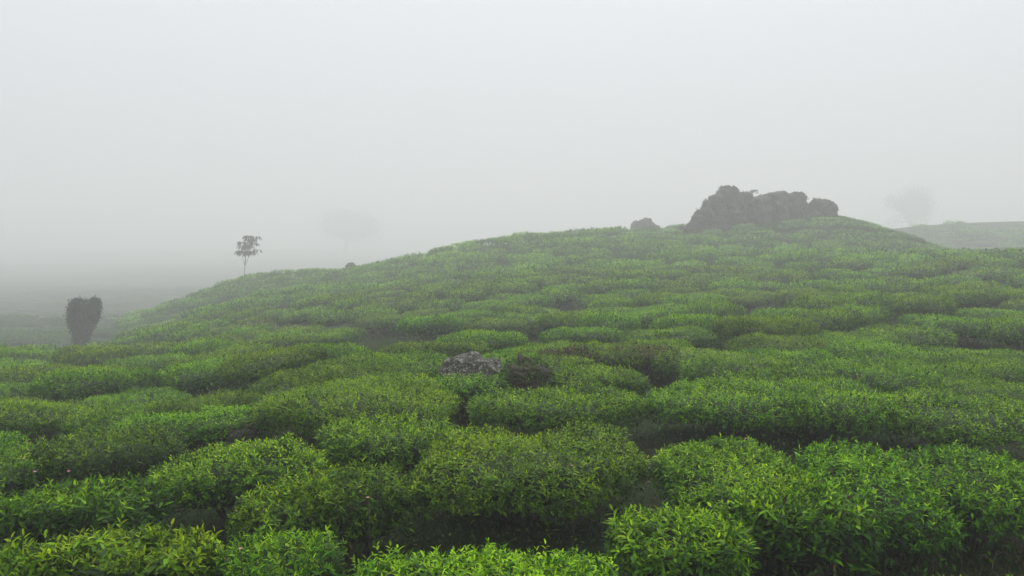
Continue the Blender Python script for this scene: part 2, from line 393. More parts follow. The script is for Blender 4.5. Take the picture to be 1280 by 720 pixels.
def bush_core(g, rng, rx, ry, h, seed, k=0.8, nu=14, nv=7, drape=None):
    """closed dark shell added inside a bush to block light, in place of dense twigs"""
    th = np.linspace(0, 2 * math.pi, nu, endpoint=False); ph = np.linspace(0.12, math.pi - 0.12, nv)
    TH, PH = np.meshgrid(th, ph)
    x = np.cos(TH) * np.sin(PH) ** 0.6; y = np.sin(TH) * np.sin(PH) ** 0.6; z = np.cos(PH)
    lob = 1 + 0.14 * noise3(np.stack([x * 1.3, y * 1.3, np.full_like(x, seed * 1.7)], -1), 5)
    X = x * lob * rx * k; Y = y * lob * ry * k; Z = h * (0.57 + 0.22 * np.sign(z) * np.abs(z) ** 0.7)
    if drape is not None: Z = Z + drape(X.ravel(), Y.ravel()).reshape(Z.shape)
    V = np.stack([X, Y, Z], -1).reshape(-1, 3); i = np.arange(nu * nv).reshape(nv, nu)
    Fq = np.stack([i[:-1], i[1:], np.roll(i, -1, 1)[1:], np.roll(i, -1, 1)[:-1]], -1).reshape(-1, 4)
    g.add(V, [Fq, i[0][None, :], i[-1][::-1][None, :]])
def bush_branches(g, rng, rx, ry, h, seed, stems=6, twigs=40, sides=5, drape=None):
    p, nr, s = bush_shell(rng, twigs, rx, ry, h, seed, 0.15, 0.97, drape)
    f = rng.uniform(0, 6.28, stems); forks = []
    for a in f:
        r0 = rng.uniform(0.02, 0.09); b = np.array([math.cos(a) * r0, math.sin(a) * r0, -0.08])
        e = np.array([math.cos(a) * rx * rng.uniform(.25, .45), math.sin(a) * ry * rng.uniform(.25, .45), h * rng.uniform(.38, .52)])
        m = b * 0.5 + e * 0.5 + np.array([0, 0, -0.05]) + rng.normal(size=3) * 0.025
        tube(g, [b, m, e], [0.030, 0.022, 0.015], sides); forks.append(e)
    forks = np.array(forks)
    for q in range(twigs):
        e = p[q]; k = np.argmin(((forks - e) ** 2).sum(1) + rng.uniform(0, .05, stems)); b = forks[k]
        m = b * 0.5 + e * 0.5 + rng.normal(size=3) * 0.05
        tube(g, [b, m, e - nr[q] * 0.01], [0.010, 0.007, 0.003], 3)

# --- 1. generic bushes, three levels of detail, several shapes each
def generic(seed, level):
    rng = np.random.default_rng(100 + seed * 7 + level * 1000)
    rx, ry, h = 1.10, 1.10, 0.82
    leaf, ns, nside, per, fine = [(0.066, 1900, 2600, 5, False), (0.090, 950, 1100, 5, False), (0.145, 340, 380, 4, False), (0.21, 130, 150, 4, False)][level]
    g = Geo()
    p, nr, s = bush_shell(rng, ns, rx, ry, h, seed, 0, 0.78)
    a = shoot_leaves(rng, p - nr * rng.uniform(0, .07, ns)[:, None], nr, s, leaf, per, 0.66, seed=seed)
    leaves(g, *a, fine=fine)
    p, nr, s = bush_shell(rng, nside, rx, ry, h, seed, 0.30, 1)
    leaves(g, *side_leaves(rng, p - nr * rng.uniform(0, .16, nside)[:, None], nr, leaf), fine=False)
    fol = g.mesh('tea_foliage', M_TEA)
    b = Geo(); bush_branches(b, rng, rx, ry, h, seed, 5, (40, 16, 8, 4)[level], (5, 4, 3, 3)[level])
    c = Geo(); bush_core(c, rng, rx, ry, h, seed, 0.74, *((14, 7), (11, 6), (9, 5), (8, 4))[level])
    return g, fol, b.mesh('tea_branches', M_BARK), c.mesh('tea_core', M_CORE)
GEN = [[generic(s, l) for s in range((6, 6, 5, 5)[l])] for l in range(4)]

# --- 2. the bushes near the camera, each with its own shape: (left and right column, row of the top's far edge, row of the front rim's lower edge, height, turn, label, vigour)
NEAR = [
 (525,792,524,652,.84,0,'broad flat-topped tea bush with a dark hollow under its front rim',.66),
 (590,810,484,545,.76,8,'wide pale green tea bush between the broad flat-topped bush and the brown mossy stump',.62),
 (395,575,520,600,.80,20,'tea bush joining the broad flat-topped bush on its left flank',.64),
 (360,530,585,690,.80,30,'tea bush with a small pink blossom and a dark gap beside it',.56),
 (325,575,472,560,.80,24,'long sloping tea bush with a deep dark hollow along its front',.70),
 (540,650,466,510,.74,0,'tea bush hiding the foot of the lichened rock',.70),
 (826,1015,540,690,.82,0,'tea bush across the narrow dark gap from the broad flat-topped bush',.62),
 (995,1165,552,700,.82,0,'tea bush between the bush across the narrow dark gap and the dark green bush',.58),
 (1135,1310,556,690,.82,0,'dark green tea bush beside the patch of dry grass',.52),
 (775,930,635,740,.72,0,'low tea bush with upright pale shoots along the narrow dark gap',.70),
 (930,1095,622,700,.76,0,'tea bush with large dull drooping leaves and the yellow stalk beneath it',.50),
 (808,1000,473,540,.76,-4,'pale green tea bush behind the bush across the narrow dark gap',.64),
 (985,1120,476,548,.80,0,'tea bush between the pale green bush and the rounded bright bush, behind the furrow',.58),
 (1100,1300,490,568,.78,0,'rounded bright tea bush behind the dark green bush by the dry grass',.60),
 (455,765,684,790,.66,0,'low bright tea bush below the dark hollow of the broad flat-topped bush',.78),
 (270,420,668,760,.70,0,'small narrow-leaved bright tea bush next to the bush with a pink blossom',.72),
 (55,265,665,770,.74,10,'tea bush with upright glossy shoots in front of a dark triangular gap',.70),
 (-60,60,695,780,.68,0,'dark low tea bush beside the bush with upright glossy shoots',.45),
 (185,400,550,640,.78,20,'yellow-green tea bush at the foot of the grassy path',.78),
 (290,430,602,690,.78,25,'yellow-green tea bush between the path bush and the pink-blossom bush',.66),
 (-10,180,606,690,.78,0,'dull dark green tea bush behind the bush with upright glossy shoots',.42),
 (35,230,535,612,.76,0,'dull tea bush with small pink wildflowers growing through it',.42),
 (-70,55,556,640,.70,0,'low dark tea bush next to the dull bush with pink wildflowers',.48),
 (-20,125,500,560,.74,0,'bright tea bush behind the low dark bush with wildflowers beside it',.66),
 (115,225,502,560,.74,0,'bright tea bush behind the dull bush with pink wildflowers',.60),
 (205,292,488,560,.78,0,'dark-sided tea bush on the edge of the grassy path',.48),
 (690,810,458,500,.70,0,'bright tea bush between the brown stump and the withered bush',.70),
]
PLACED = []          # (x, y, radius) of everything already standing
def near_bush(i, spec):
    x0, x1, yb, yf, h, turn, label, vig = spec
    vig = min(vig + .08, .86)
    px = (x0 + x1) / 2; db = hit(px, yb, h * .96)[1]; df = hit(px, yf, h * .42)[1]
    ry = min(max((db - df) / 2, .45), 1.5) * 1.06; dc = (db + df) / 2
    rx = (x1 - x0) / 2 / F * (dc - ry * .3) * 1.06
    c = np.array([(px - 640) / F * dc, dc, 0.0]); c[2] = ter(c[0], c[1])
    rng = np.random.default_rng(500 + i); seed = 40 + i
    root = empty('tea_bush', (c[0], c[1], c[2])); root.rotation_euler = (0, 0, R(turn))
    tag(root, label, 'tea bush', 'tea bushes in the foreground')
    ca, sa = math.cos(R(turn)), math.sin(R(turn))
    def drape(x, y):
        return (terrain(c[0] + x * ca - y * sa, c[1] + x * sa + y * ca) - c[2]) * 0.9
    area = rx * ry; d = c[1]
    leaf = 0.062 if 'upright' not in label and 'large' not in label else 0.080
    ns = int(1300 * area / 0.64 * (1.0 if d < 9 else 0.8)); nside = int(1700 * (rx + ry) / 1.6)
    g = Geo()
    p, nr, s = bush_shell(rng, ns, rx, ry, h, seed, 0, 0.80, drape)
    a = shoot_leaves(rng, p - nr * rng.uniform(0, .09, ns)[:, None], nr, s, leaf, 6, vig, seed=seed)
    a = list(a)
    if 'narrow-leaved' in label: a[4] = a[4] * 0.6
    # tall single shoots that stand clear of the plucking table
    nt_ = 14; p2, nr2, s2 = bush_shell(rng, nt_, rx, ry, h, seed, 0, 0.62, drape)
    b2 = shoot_leaves(rng, p2 + UP * rng.uniform(.0, .05, nt_)[:, None], UP + nr2 * .2, s2, leaf * 1.15, 7, 0.85, seed=seed)
    a = [np.concatenate([u, v]) for u, v in zip(a, b2)]
    # the leaves that show largest are objects of their own
    wp = a[0] + a[1] * a[3][:, None] * .5
    wx = c[0] + wp[:, 0] * ca - wp[:, 1] * sa; wy = c[1] + wp[:, 0] * sa + wp[:, 1] * ca; wz = c[2] + wp[:, 2]
    sx, sy = project(wx, wy, wz)
    inside = (sx > -5) & (sx < 1285) & (sy < 725)
    size = a[3] / wy * (1 + 2.0 * (wz - c[2]) / h * np.clip((a[0][:, 2]) / h, 0, 1)) * inside
    nsing = 220 if d < 7.4 else (120 if d < 9.5 else 0)
    order = np.argsort(-size); pick = order[:nsing]; pick = pick[size[pick] > 0]
    rest = np.setdiff1d(np.arange(len(size)), pick)
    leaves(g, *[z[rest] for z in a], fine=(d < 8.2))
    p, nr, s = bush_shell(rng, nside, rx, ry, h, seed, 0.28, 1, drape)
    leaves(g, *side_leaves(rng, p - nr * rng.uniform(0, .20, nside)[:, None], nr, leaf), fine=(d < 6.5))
    fo = g.build('foliage', M_TEA, root); fo['kind'] = 'stuff'
    b = Geo(); bush_branches(b, rng, rx, ry, h, seed, 8, 110, 5, drape); b.build('branches', M_BARK, root)
    k = Geo(); bush_core(k, rng, rx, ry, h, seed, 0.70, 14, 7, drape); k.build('light_block_core', M_CORE, root)
    for j in pick:
        ax = Vector(a[1][j]); ax.normalize(); side = Vector(a[2][j]).cross(ax).normalized(); nn = ax.cross(side)
        me = LEAFMESH[min(7, int(a[5][j] * 8))]
        o = link('leaf', me, root)
        L, W = float(a[3][j]), float(a[4][j])
        M = Matrix((ax * L, side * W, nn * L)).transposed().to_4x4(); M.translation = Vector(a[0][j])
        o.matrix_local = M
    PLACED.append((c[0], c[1], 0.9 * max(rx, ry) if abs(rx - ry) < .3 else 0.5 * (rx + ry)))
    return root
LEAFMESH = []
for k in range(8):
    A = np.tile([(k + .5) / 8, 0.5, 0, 1.0], (8, 1)); LEAFMESH.append(mesh('tea_leaf', T8, F8, M_TEA, A))
for i, s in enumerate(NEAR): near_bush(i, s)

# --- 3. the planted field: open spots first (bare ground, paths, rocks), then bushes wherever there is room
GAPS = []
for px, py, r in [(560,437,2.1),(520,441,1.9),(605,434,1.4),(485,433,1.1),(840,462,.9),(800,466,.7),(880,455,.5),(955,404,.9),(925,402,.7),(1195,405,1.0),(1185,385,.7),(1130,436,.6),
                  (365,392,1.2),(300,548,.45),(308,525,.5),(315,505,.5),(322,488,.5),(330,472,.4),(345,462,.3),(435,425,.8),(470,428,.6),(770,468,.5),(740,460,.5),(690,455,.5),
                  (175,447,.9),(880,372,.7),(790,330,1.0),(1200,715,.7)]:
    c = hit(px, py, 0.0); GAPS.append((c[0], c[1], r * (1.4 if c[1] < 22 else 1.8)))
ROCK = hit(592, 478, 0.35); ROCK = np.array([ROCK[0], 13.9, 0]); ROCK[0] = (592 - 640) / F * ROCK[1]; ROCK[2] = ter(ROCK[0], ROCK[1])
STUMP = np.array([(657 - 640) / F * 13.0, 13.0, 0]); STUMP[2] = ter(STUMP[0], STUMP[1])
GAPS += [(ROCK[0], ROCK[1], .7), (STUMP[0], STUMP[1], .45)]
TOR_Y = K(52.0)
for x, y, r in [(15.0, 52, 3.0), (19.0, 52, 3.2), (12.2, 52, 1.6), (17, 57, 4)]:
    k = K(y) / y; GAPS.append((x * k, y * k, r * k))

MID = [(380,468,.85,1.0,.8),(445,455,.9,1.0,.8),(505,447,.85,1.0,.85),(345,440,1.0,.9,.85),(280,448,1.0,1.0,.9),(250,462,.9,.9,.9),
       (760,432,1.0,.9,.9),(820,428,.8,.8,.85),(690,432,.9,.9,.85),(650,440,.75,.8,.8),(860,402,1.1,.9,.9),(930,448,1.1,1.0,.95),(985,440,.9,.9,.9),
       (1090,457,1.15,.9,.95),(1160,455,1.0,.9,.9),(1235,452,1.0,.9,.95),(1130,412,1.2,1.1,1.0),(1060,425,1.0,1.0,1.0),(75,468,1.0,1.0,.9),(270,500,.8,.8,.85),(190,470,1.0,1.0,.85)]
BUSH = []
for px, py, a, b, hh in MID:
    c = hit(px, py, hh * .8)
    BUSH.append((c[0], c[1], a * RNG.uniform(.95, 1.05), b, hh)); PLACED.append((c[0], c[1], 1.05 * max(a, b)))
def free(x, y, r):
    for q in (GAPS, PLACED):
        for (a, b, s) in q:
            if (a - x) ** 2 + (b - y) ** 2 < (s + r * (0.72 if q is PLACED else 0.9)) ** 2: return False
    return True
cell = {}
tries = 90000
ys = RNG.uniform(3.4, 132, tries); xs = RNG.uniform(-1, 1, tries) * (ys * 0.70 + 2)
keep = np.abs(xs) < 90
xs, ys = xs[keep], ys[keep]; zs = terrain(xs, ys)
for x, y, z in zip(xs, ys, zs):
    r = 0.86 + 0.2 * math.sin(x * 3.1 + y * 1.7)
    big = 1.0 + 0.18 * min(max((y - 25) / 60, 0), 1)
    sp = (2.16 + 0.28 * math.sin(x * .5 + 2) * math.sin(y * .43)) * big
    k = (int(math.floor(x / 3.3)), int(math.floor(y / 3.3)))
    bad = False
    for i in (-1, 0, 1):
        for j in (-1, 0, 1):
            for (a, b) in cell.get((k[0] + i, k[1] + j), ()):
                if (a - x) ** 2 + (b - y) ** 2 < sp * sp: bad = True
    if bad or z < -14: continue
    if y < 11.6 and abs(x) < y * 0.66 + 0.5: continue
    if y < 15.2 and -2.2 < x < 2.2: continue
    if y > 42 and x < -0.475 * y: continue
    if not free(x, y, r): continue
    if y > 20 and RNG.uniform() < .05: cell.setdefault(k, []).append((x, y)); continue
    cell.setdefault(k, []).append((x, y))
    BUSH.append((x, y, RNG.uniform(.88, 1.22) * big, RNG.uniform(.88, 1.22) * big, (RNG.uniform(.92, 1.45) if y > 18 else RNG.uniform(.8, 1.0)) * (.5 if y > 88 and x > 33 else (.7 if y > 88 and x > 14 else 1))))
# what the ridge or the frame hides from every nearby viewpoint is left out
def seen(x, y, top):
    u, v = project(x, y, top)
    if u < -70 * (1 + 6 / y) or u > 1350 + 420 / y or v > 800: return False
    t = np.linspace(0.35, 0.985, 60); lx, ly = x * t, y * t; lz = CAMZ + 0.3 + (top + 0.45 - CAMZ - 0.3) * t
    return bool(np.all(lz > terrain(lx, ly) + 0.35))
BUSH = [b for b in BUSH if seen(b[0], b[1], ter(b[0], b[1]) + 0.8 * b[4])]
BUSH.sort(key=lambda b: math.hypot(b[0], b[1]))
NIND = 300 - len(NEAR)
def where(x, y):
    u, v = project(x, y, ter(x, y) + .7)
    if y < 20:
        if u < 330: return 'tea bush on the near left side of the grassy path', 'tea bushes left of the grassy path'
        if u < 700: return 'tea bush on the low ground around the lichened rock', 'tea bushes around the lichened rock'
        return 'tea bush on the near ground behind the bright front bushes, right of the stump', 'tea bushes right of the stump'
    if u < 230: return 'tea bush on the shoulder beside the heart-shaped tree', 'tea bushes by the heart-shaped tree'
    if u < 480: return 'misty tea bush on the slope below the slender drooping tree', 'tea bushes below the slender tree'
    if u < 850:
        if y > 34: return 'hazy tea bush high on the open slope between the slender tree and the outcrop', 'tea bushes high on the middle slope'
        return 'tea bush on the low open slope just above the bare brown ground', 'tea bushes low on the middle slope'
    if y > 34: return 'hazy tea bush on the upper slope close under the dark rock outcrop', 'tea bushes close under the outcrop'
    return 'tea bush on the lower slope between the withered bush and the rock outcrop', 'tea bushes on the lower slope below the outcrop'
rr = np.random.default_rng(77)
def frame_at(x, y, rot, sx, sy, sz):
    e = 0.5
    gx_ = (ter(x + e, y) - ter(x - e, y)) / (2 * e); gy_ = (ter(x, y + e) - ter(x, y - e)) / (2 * e)
    n = Vector((-gx_ * .8, -gy_ * .8, 1)).normalized()
    q = Vector((0, 0, 1)).rotation_difference(n)
    return q @ Quaternion((0, 0, 1), rot)
far = Geo()
for i, (x, y, a, b, hh) in enumerate(BUSH):
    z = ter(x, y) - 0.03; rot = rr.uniform(0, 6.28)
    if i < len(MID) * 0: rot = 0
    q = frame_at(x, y, rot, a, b, hh)
    d = math.hypot(x, y); lvl = 0 if d < 24 else (1 if d < 44 else 2)
    v = GEN[lvl][rr.integers(len(GEN[lvl]))]
    if i < NIND:
        root = empty('tea_bush', (x, y, z)); root.rotation_mode = 'QUATERNION'; root.rotation_quaternion = q; root.scale = (a, b, hh)
        lab, grp = where(x, y); tag(root, lab, 'tea bush', grp)
        fo = link('foliage', v[1], root); fo['kind'] = 'stuff'
        link('branches', v[2], root); link('light_block_core', v[3], root)
    else:
        v = GEN[3][rr.integers(len(GEN[3]))]
        Mx = np.array(q.to_matrix()) @ np.diag([a, b, hh])
        g = v[0]; V = np.concatenate(g.V) @ Mx.T + np.array([x, y, z]); A = np.concatenate(g.A).copy()
        A[:, 0] = np.clip(A[:, 0] + rr.normal() * .08, .065, 1); A[:, 1] = np.clip(A[:, 1] * .6 + rr.uniform(0, .4), 0, 1)
        far.add(V, [np.concatenate(f) for f in g.F.values()], A)
if far.n:
    o = far.build('distant_tea_bushes', M_TEA)
    tag(o, 'mass of small tea bushes fading into fog towards the ridge line', 'tea bushes', kind='stuff')
print('bushes', len(BUSH), 'far verts', far.n)

fh = Geo(); rf = np.random.default_rng(5)
for _ in range(420):
    x, y = rf.uniform(62, 150), rf.uniform(160, 186); sc = rf.uniform(1.2, 2.4)
    g = GEN[3][rf.integers(5)][0]; Mx = np.diag([sc, sc, rf.uniform(.8, 1.3) if rf.uniform() > .12 else rf.uniform(1.5, 3.2)])
    A = np.concatenate(g.A).copy(); fh.add(np.concatenate(g.V) @ Mx.T + np.array([x, y, ter(x, y)]), [np.concatenate(f) for f in g.F.values()], A)
tag(fh.build('far_hill_tea', M_TEA), 'tea planting on the far hill beyond the outcrop, dim in the fog', 'tea bushes', kind='stuff')

vs = Geo()
for _ in range(700):
    y = 70 * math.exp(rf.uniform(0, 1.3)); x = -rf.uniform(.30, .75) * y - 2; sc = rf.uniform(1.2, 2.6)
    g = GEN[3][rf.integers(5)][0]; Mx = np.diag([sc, sc, rf.uniform(.4, .9)])
    A = np.concatenate(g.A).copy(); A[:, 0] = np.clip(A[:, 0] * .55, .065, 1); vs.add(np.concatenate(g.V) @ Mx.T + np.array([x, y, ter(x, y) - .2]), [np.concatenate(f) for f in g.F.values()], A)
tag(vs.build('valley_scrub', M_TEA), 'dark scrub on the low valley ground, dissolving into fog behind the heart-shaped tree', 'scrub', kind='stuff')

# ------------------------------------------------------------------ rocks
def ico(sub):
    import bmesh
    bm = bmesh.new(); bmesh.ops.create_icosphere(bm, subdivisions=sub, radius=1.0)
    V = np.array([v.co[:] for v in bm.verts]); Fc = np.array([[v.index for v in f.verts] for f in bm.faces]); bm.free()
    return V, Fc
ICO = {k: ico(k) for k in (3, 4, 5, 6)}
def boulder(size, seed, sub=5, box=3.0, cuts=9, rough=0.10, freq=2.0, hard=0.93, zc=0.8):
    V, Fc = ICO[sub]; V = V.copy(); rng = np.random.default_rng(seed)
    V = V / (np.abs(V) ** box).sum(1, keepdims=True) ** (1 / box)
    for _ in range(cuts):
        n = norm(rng.normal(size=3) * np.array([1, 1, zc])); dd = rng.uniform(.74, .98)
        e = V @ n - dd; V = V - np.where(e > 0, e * hard, 0)[:, None] * n
    nz = fbm(V * freq + seed, seed, 5, 0.55); ridge = 1 - np.abs(fbm(V * freq * 1.7 + seed * 2, seed + 3, 3))
    V = V * (1 + rough * nz + rough * 0.7 * (ridge - .6))[:, None]
    return V * np.array(size), Fc
# lichened rock in front
V, Fc = boulder((.60, .5, .70), 9, 6, 2.9, 12, 0.13, 2.0, .93, .4)
V[:, 2] += (at(592, 440, ROCK[1])[2] - ROCK[2]) - V[:, 2].max() + np.where(V[:, 0] > .08, -0.10, 0) * np.clip((V[:, 0] - .08) / .1, 0, 1)
o = link('lichen_rock', mesh('lichen_rock', V, Fc, M_ROCK, None, True), None, tuple(ROCK))
tag(o, 'rugged dark rock with pale lichen blotches standing among the tea bushes', 'rock')
# summit outcrop
TX = 16.0 * TOR_Y / 52.0
tor = empty('rock_outcrop', (TX, TOR_Y, ter(TX, TOR_Y))); tag(tor, 'dark blocky rock outcrop crowning the misty hilltop', 'rock outcrop')
def tor_block(px0, px1, pytop, dy, depth, seed, box=2.8, cuts=10, rough=.12):
    y = TOR_Y + dy; s = y / F
    xc = ((px0 + px1) / 2 - 640) * s; ztop = at(640, pytop, y)[2]; zb = ter(xc, y) - .5
    V, Fc = boulder(((px1 - px0) / 2 * s, depth, (ztop - zb) / 2), seed, 5, box + .5, cuts, rough, 2.2, .9, .38)
    V[:, 2] *= ((ztop - zb) / 2) / V[:, 2].max()
    V = V + np.array([xc - TX, y - TOR_Y, (ztop + zb) / 2 - tor.location.z])
    return link('boulder', mesh('boulder', V, Fc, M_TOR, None, True), tor), V
TORB = [(893,934,236,0,2.6,3.6),(897,918,231,.2,1.8,2.6),(905,923,232,-.4,1.6,3),(884,905,242,-.8,2.0,2.6),(874,898,249,-.6,2.2,2.6),(868,890,258,-1.2,1.8,2.6),(864,884,268,-1.6,1.6,2.4),(858,876,277,-1.4,1.4,2.4),
        (922,938,239,.8,1.6,3.2),(935,962,243,.6,2.4,3.4),(950,985,238,.9,2.6,3.2),(975,1002,240,.7,2.2,3.2),(962,984,250,-1.2,1.8,2.8),(938,962,256,-1.6,1.7,2.8),(985,1004,252,-.9,1.8,2.6),
        (1002,1020,249,0,2.0,3.0),(1013,1036,247.5,.2,2.2,3.4),(1022,1041,253,-.3,1.9,2.8),(1005,1028,264,-1.6,1.5,2.6),(1030,1044,268,-.6,1.5,2.4),(905,930,262,-1.8,1.6,2.6),(885,908,270,-2.2,1.4,2.4),(846,862,281,-.8,1.4,2.3)]
TORB += [(930,1000,252,.4,2.2,3.4),(985,1036,258,.5,2.0,3.2),(880,945,256,.3,2.2,3.0)]
tv = []
for i, (a, b, t_, dy, dp, bx) in enumerate(TORB):
    o, V = tor_block(a - 1, b + 1, t_, dy, dp, 40 + i, bx); k = V[:, 2] > np.percentile(V[:, 2], 62); tv.append(V[k][:: 3])
tv = np.concatenate(tv); rt = np.random.default_rng(6); keep = fbm(tv * .55, 12, 3) + rt.normal(size=len(tv)) * .25 > .32; tv = tv[keep]; n = len(tv)
g = Geo(); L = rt.uniform(.14, .42, n)
leaves(g, tv, norm(UP * .8 + rand_dir(rt, n)), rand_dir(rt, n), L, L * .35, rt.uniform(.1, .6, n), rt.uniform(0, 1, n), False)
q = g.build('ledge_plants', M_TEA, tor); q['kind'] = 'stuff'
# small block on the skyline
y = K(66.0)
cr = empty('ridge_rock', ((805 - 640) / F * y, y, ter((805 - 640) / F * y, y))); tag(cr, 'small flat-topped grey rock peeking over the ridge beside the outcrop', 'rock')
for (a, b, t, sd_) in ((786, 824, 276, 21), (799, 816, 272.5, 22), (789, 803, 277, 23)):
    zt = at(640, t, y)[2]; zb = cr.location.z - .3
    V, Fc = boulder(((b - a) / 2 / F * y * 1.08, 1.8, (zt - zb) / 2), sd_, 4, 3.4, 6, .09, 1.8)
    V += np.array([((a + b) / 2 - 805) / F * y, 0, (zt + zb) / 2 - cr.location.z]); link('boulder', mesh('boulder', V, Fc, M_TOR), cr)
# dark hump on the skyline to the left
y = K(52.0); x = (440 - 640) / F * y; g0 = ter(x, y); zt = at(440, 329, y)[2]
V, Fc = boulder((1.1, 1.0, max(.5, (zt - g0 + .3) / 2)), 31, 4, 2.2, 6, .12); V[:, 2] += (zt + g0 - .3) / 2 - g0
o = link('ridge_boulder', mesh('ridge_boulder', V, Fc, M_TOR), None, (x, y, g0)); tag(o, 'small dark rounded boulder on the left ridge line below the faint tree', 'rock')

# ------------------------------------------------------------------ trees
def branch_tree(rng, height, trunk_r, spread, first=0.3, levels=4, lean=(0, 0)):
    """returns trunk geometry and tip points"""
    g = Geo(); tips = []
    def grow(p, d, ln, r, lv):
        n = 5; pts_ = [p]; q = p.copy(); dd = d.copy()
        for _ in range(n):
            dd = norm(dd + rng.normal(size=3) * 0.10 + UP * 0.03); q = q + dd * ln / n; pts_.append(q)
        tube(g, pts_, np.linspace(r, r * .62, n + 1), 7 if lv == 0 else 5)
        if lv >= levels: tips.append((q, dd)); return
        k = 4 if lv == 0 else 3
        for j in range(k):
            az = 6.28 * j / k + rng.uniform(0, 1.5); tilt = rng.uniform(.4, .9) * spread
            u = norm(np.cross(dd, rand_dir(rng, 1)[0])); v_ = np.cross(dd, u)
            nd = norm(dd * math.cos(tilt) + (u * math.cos(az) + v_ * math.sin(az)) * math.sin(tilt))
            st = pts_[-1] if j < 2 or lv == 0 else pts_[3]
            grow(st, nd, ln * rng.uniform(.58, .78), r * .6, lv + 1)
        if lv >= levels - 1: tips.append((q, dd))
    grow(np.array([0, 0, -.3]), norm(np.array([lean[0], lean[1], 1.0])), height * first + .3, trunk_r, 0)
    return g, tips
def foggy_tree(name, label, px, pyt, d, height, seed, spread, levels, per, leafsize, first, width, group=None):
    rng = np.random.default_rng(seed)
    x = (px - 640) / F * d; gz = ter(x, d); zt = at(px, pyt, d)[2]; hgt = zt - gz
    root = empty(name, (x, d, gz)); tag(root, label, 'tree', group)
    g, tips = branch_tree(rng, hgt, hgt * .022, spread, first, levels)
    T_ = np.array([t[0] for t in tips])
    sc = np.array([width / max(1e-3, (np.percentile(T_[:, 0], 97) - np.percentile(T_[:, 0], 3))), width / max(1e-3, np.ptp(T_[:, 1])), hgt / max(T_[:, 2].max() + leafsize, 1e-3)])
    g.V = [v * sc for v in g.V]; T_ = T_ * sc
    g.build('trunk', M_TRUNK, root)
    n = len(T_) * per; p = np.repeat(T_, per, 0) + rng.normal(size=(n, 3)) * leafsize * np.array([1.9, 1.9, 1.5])
    m = n // 2; e = rand_dir(rng, m) * (rng.uniform(.2, 1, m) ** .4)[:, None]; e = e * (1 + .35 * fbm(e * 2.1 + seed, seed, 3))[:, None]
    p = np.r_[p, e * np.array([width * .46, width * .46, hgt * .30]) + np.array([0, 0, hgt * .68])]; n = len(p)
    c = Geo(); L = leafsize * rng.uniform(.6, 1.3, n)
    leaves(c, p, norm(rand_dir(rng, n) + UP * -.1), rand_dir(rng, n), L, L * .55, rng.uniform(0, 1, n), rng.uniform(0, 1, n), False)
    cr_ = c.build('crown', M_TREE, root); cr_['kind'] = 'stuff'
    return root
foggy_tree('tree', 'large broad tree almost lost in the fog behind the left ridge', 432, 262, 720, 24, 3, 1.0, 4, 60, 2.3, .13, 36.0)
foggy_tree('tree', 'faint rounded tree standing in fog on the far hill beyond the outcrop', 1143, 233, 520, 9, 8, .8, 4, 30, 1.3, .30, 23.0)

# heart-shaped clipped tree on the shoulder
def heart_tree():
    d = K(36.0); x = (102 - 640) / F * d; gz = ter(x, d); rng = np.random.default_rng(5); s = d / F
    root = empty('tree', (x, d, gz)); tag(root, 'small dark heart-shaped tree beyond the edge of the tea shoulder', 'tree')
    zt = at(102, 374, d)[2] - gz; zb = at(102, 429, d)[2] - gz           # crown from zt down to where the trunk starts
    Hh = zt - zb
    g = Geo(); tube(g, [(-.2, 0, -.3), (-.24, 0, zb * .6), (-.22, 0, zb), (-.1, 0, zb + Hh * .35)], [.30, .26, .26, .2], 8)
    for a in range(7):
        e = np.array([math.cos(a * .9) * .75, math.sin(a * .9) * .7, zb + Hh * rng.uniform(.6, .9)])
        tube(g, [(0, 0, zb + .1), e * .5 + np.array([0, 0, (zb + .1) * .5]), e], [.08, .05, .02], 5)
    g.build('trunk', M_TRUNK, root)
    n = 16000; t = rng.uniform(0, 1, n); a = rng.uniform(0, 6.28, n)
    prof_t = [0, .2, .4, .6, .8, .93, 1.0]; half = np.array([5.5, 8, 14, 18, 18.5, 16, 11]) * s
    rad = np.interp(t, prof_t, half) * np.sqrt(rng.uniform(.45, 1, n))
    P = np.stack([np.cos(a) * rad, np.sin(a) * rad * .9, zb + t * Hh], -1)
    # two lobes with a notch, the right one leaning out
    P[:, 0] += (-3.5 + 8 * t) * s
    notch = np.exp(-((P[:, 0] - 1 * s) / (4.5 * s)) ** 2) * np.clip((t - .75) / .25, 0, 1); P[:, 2] -= notch * 4.5 * s
    P += (0.11 * fbm(P * 1.3, 4, 3))[:, None] * norm(P - np.array([0, 0, zb + Hh * .5]))
    P += rng.normal(size=P.shape) * .10
    P = P[fbm(P * 2.4, 14, 2) < .62]; n = len(P)
    c = Geo(); L = .17 * rng.uniform(.6, 1.3, n)
    nr = norm(P - np.array([0, 0, zb + Hh * .5]))
    leaves(c, P, norm(nr * .6 + rand_dir(rng, n)), rand_dir(rng, n), L, L * .5, rng.uniform(0, 1, n), rng.uniform(0, 1, n), False)
    q = c.build('crown', M_TREE, root); q['kind'] = 'stuff'
heart_tree()

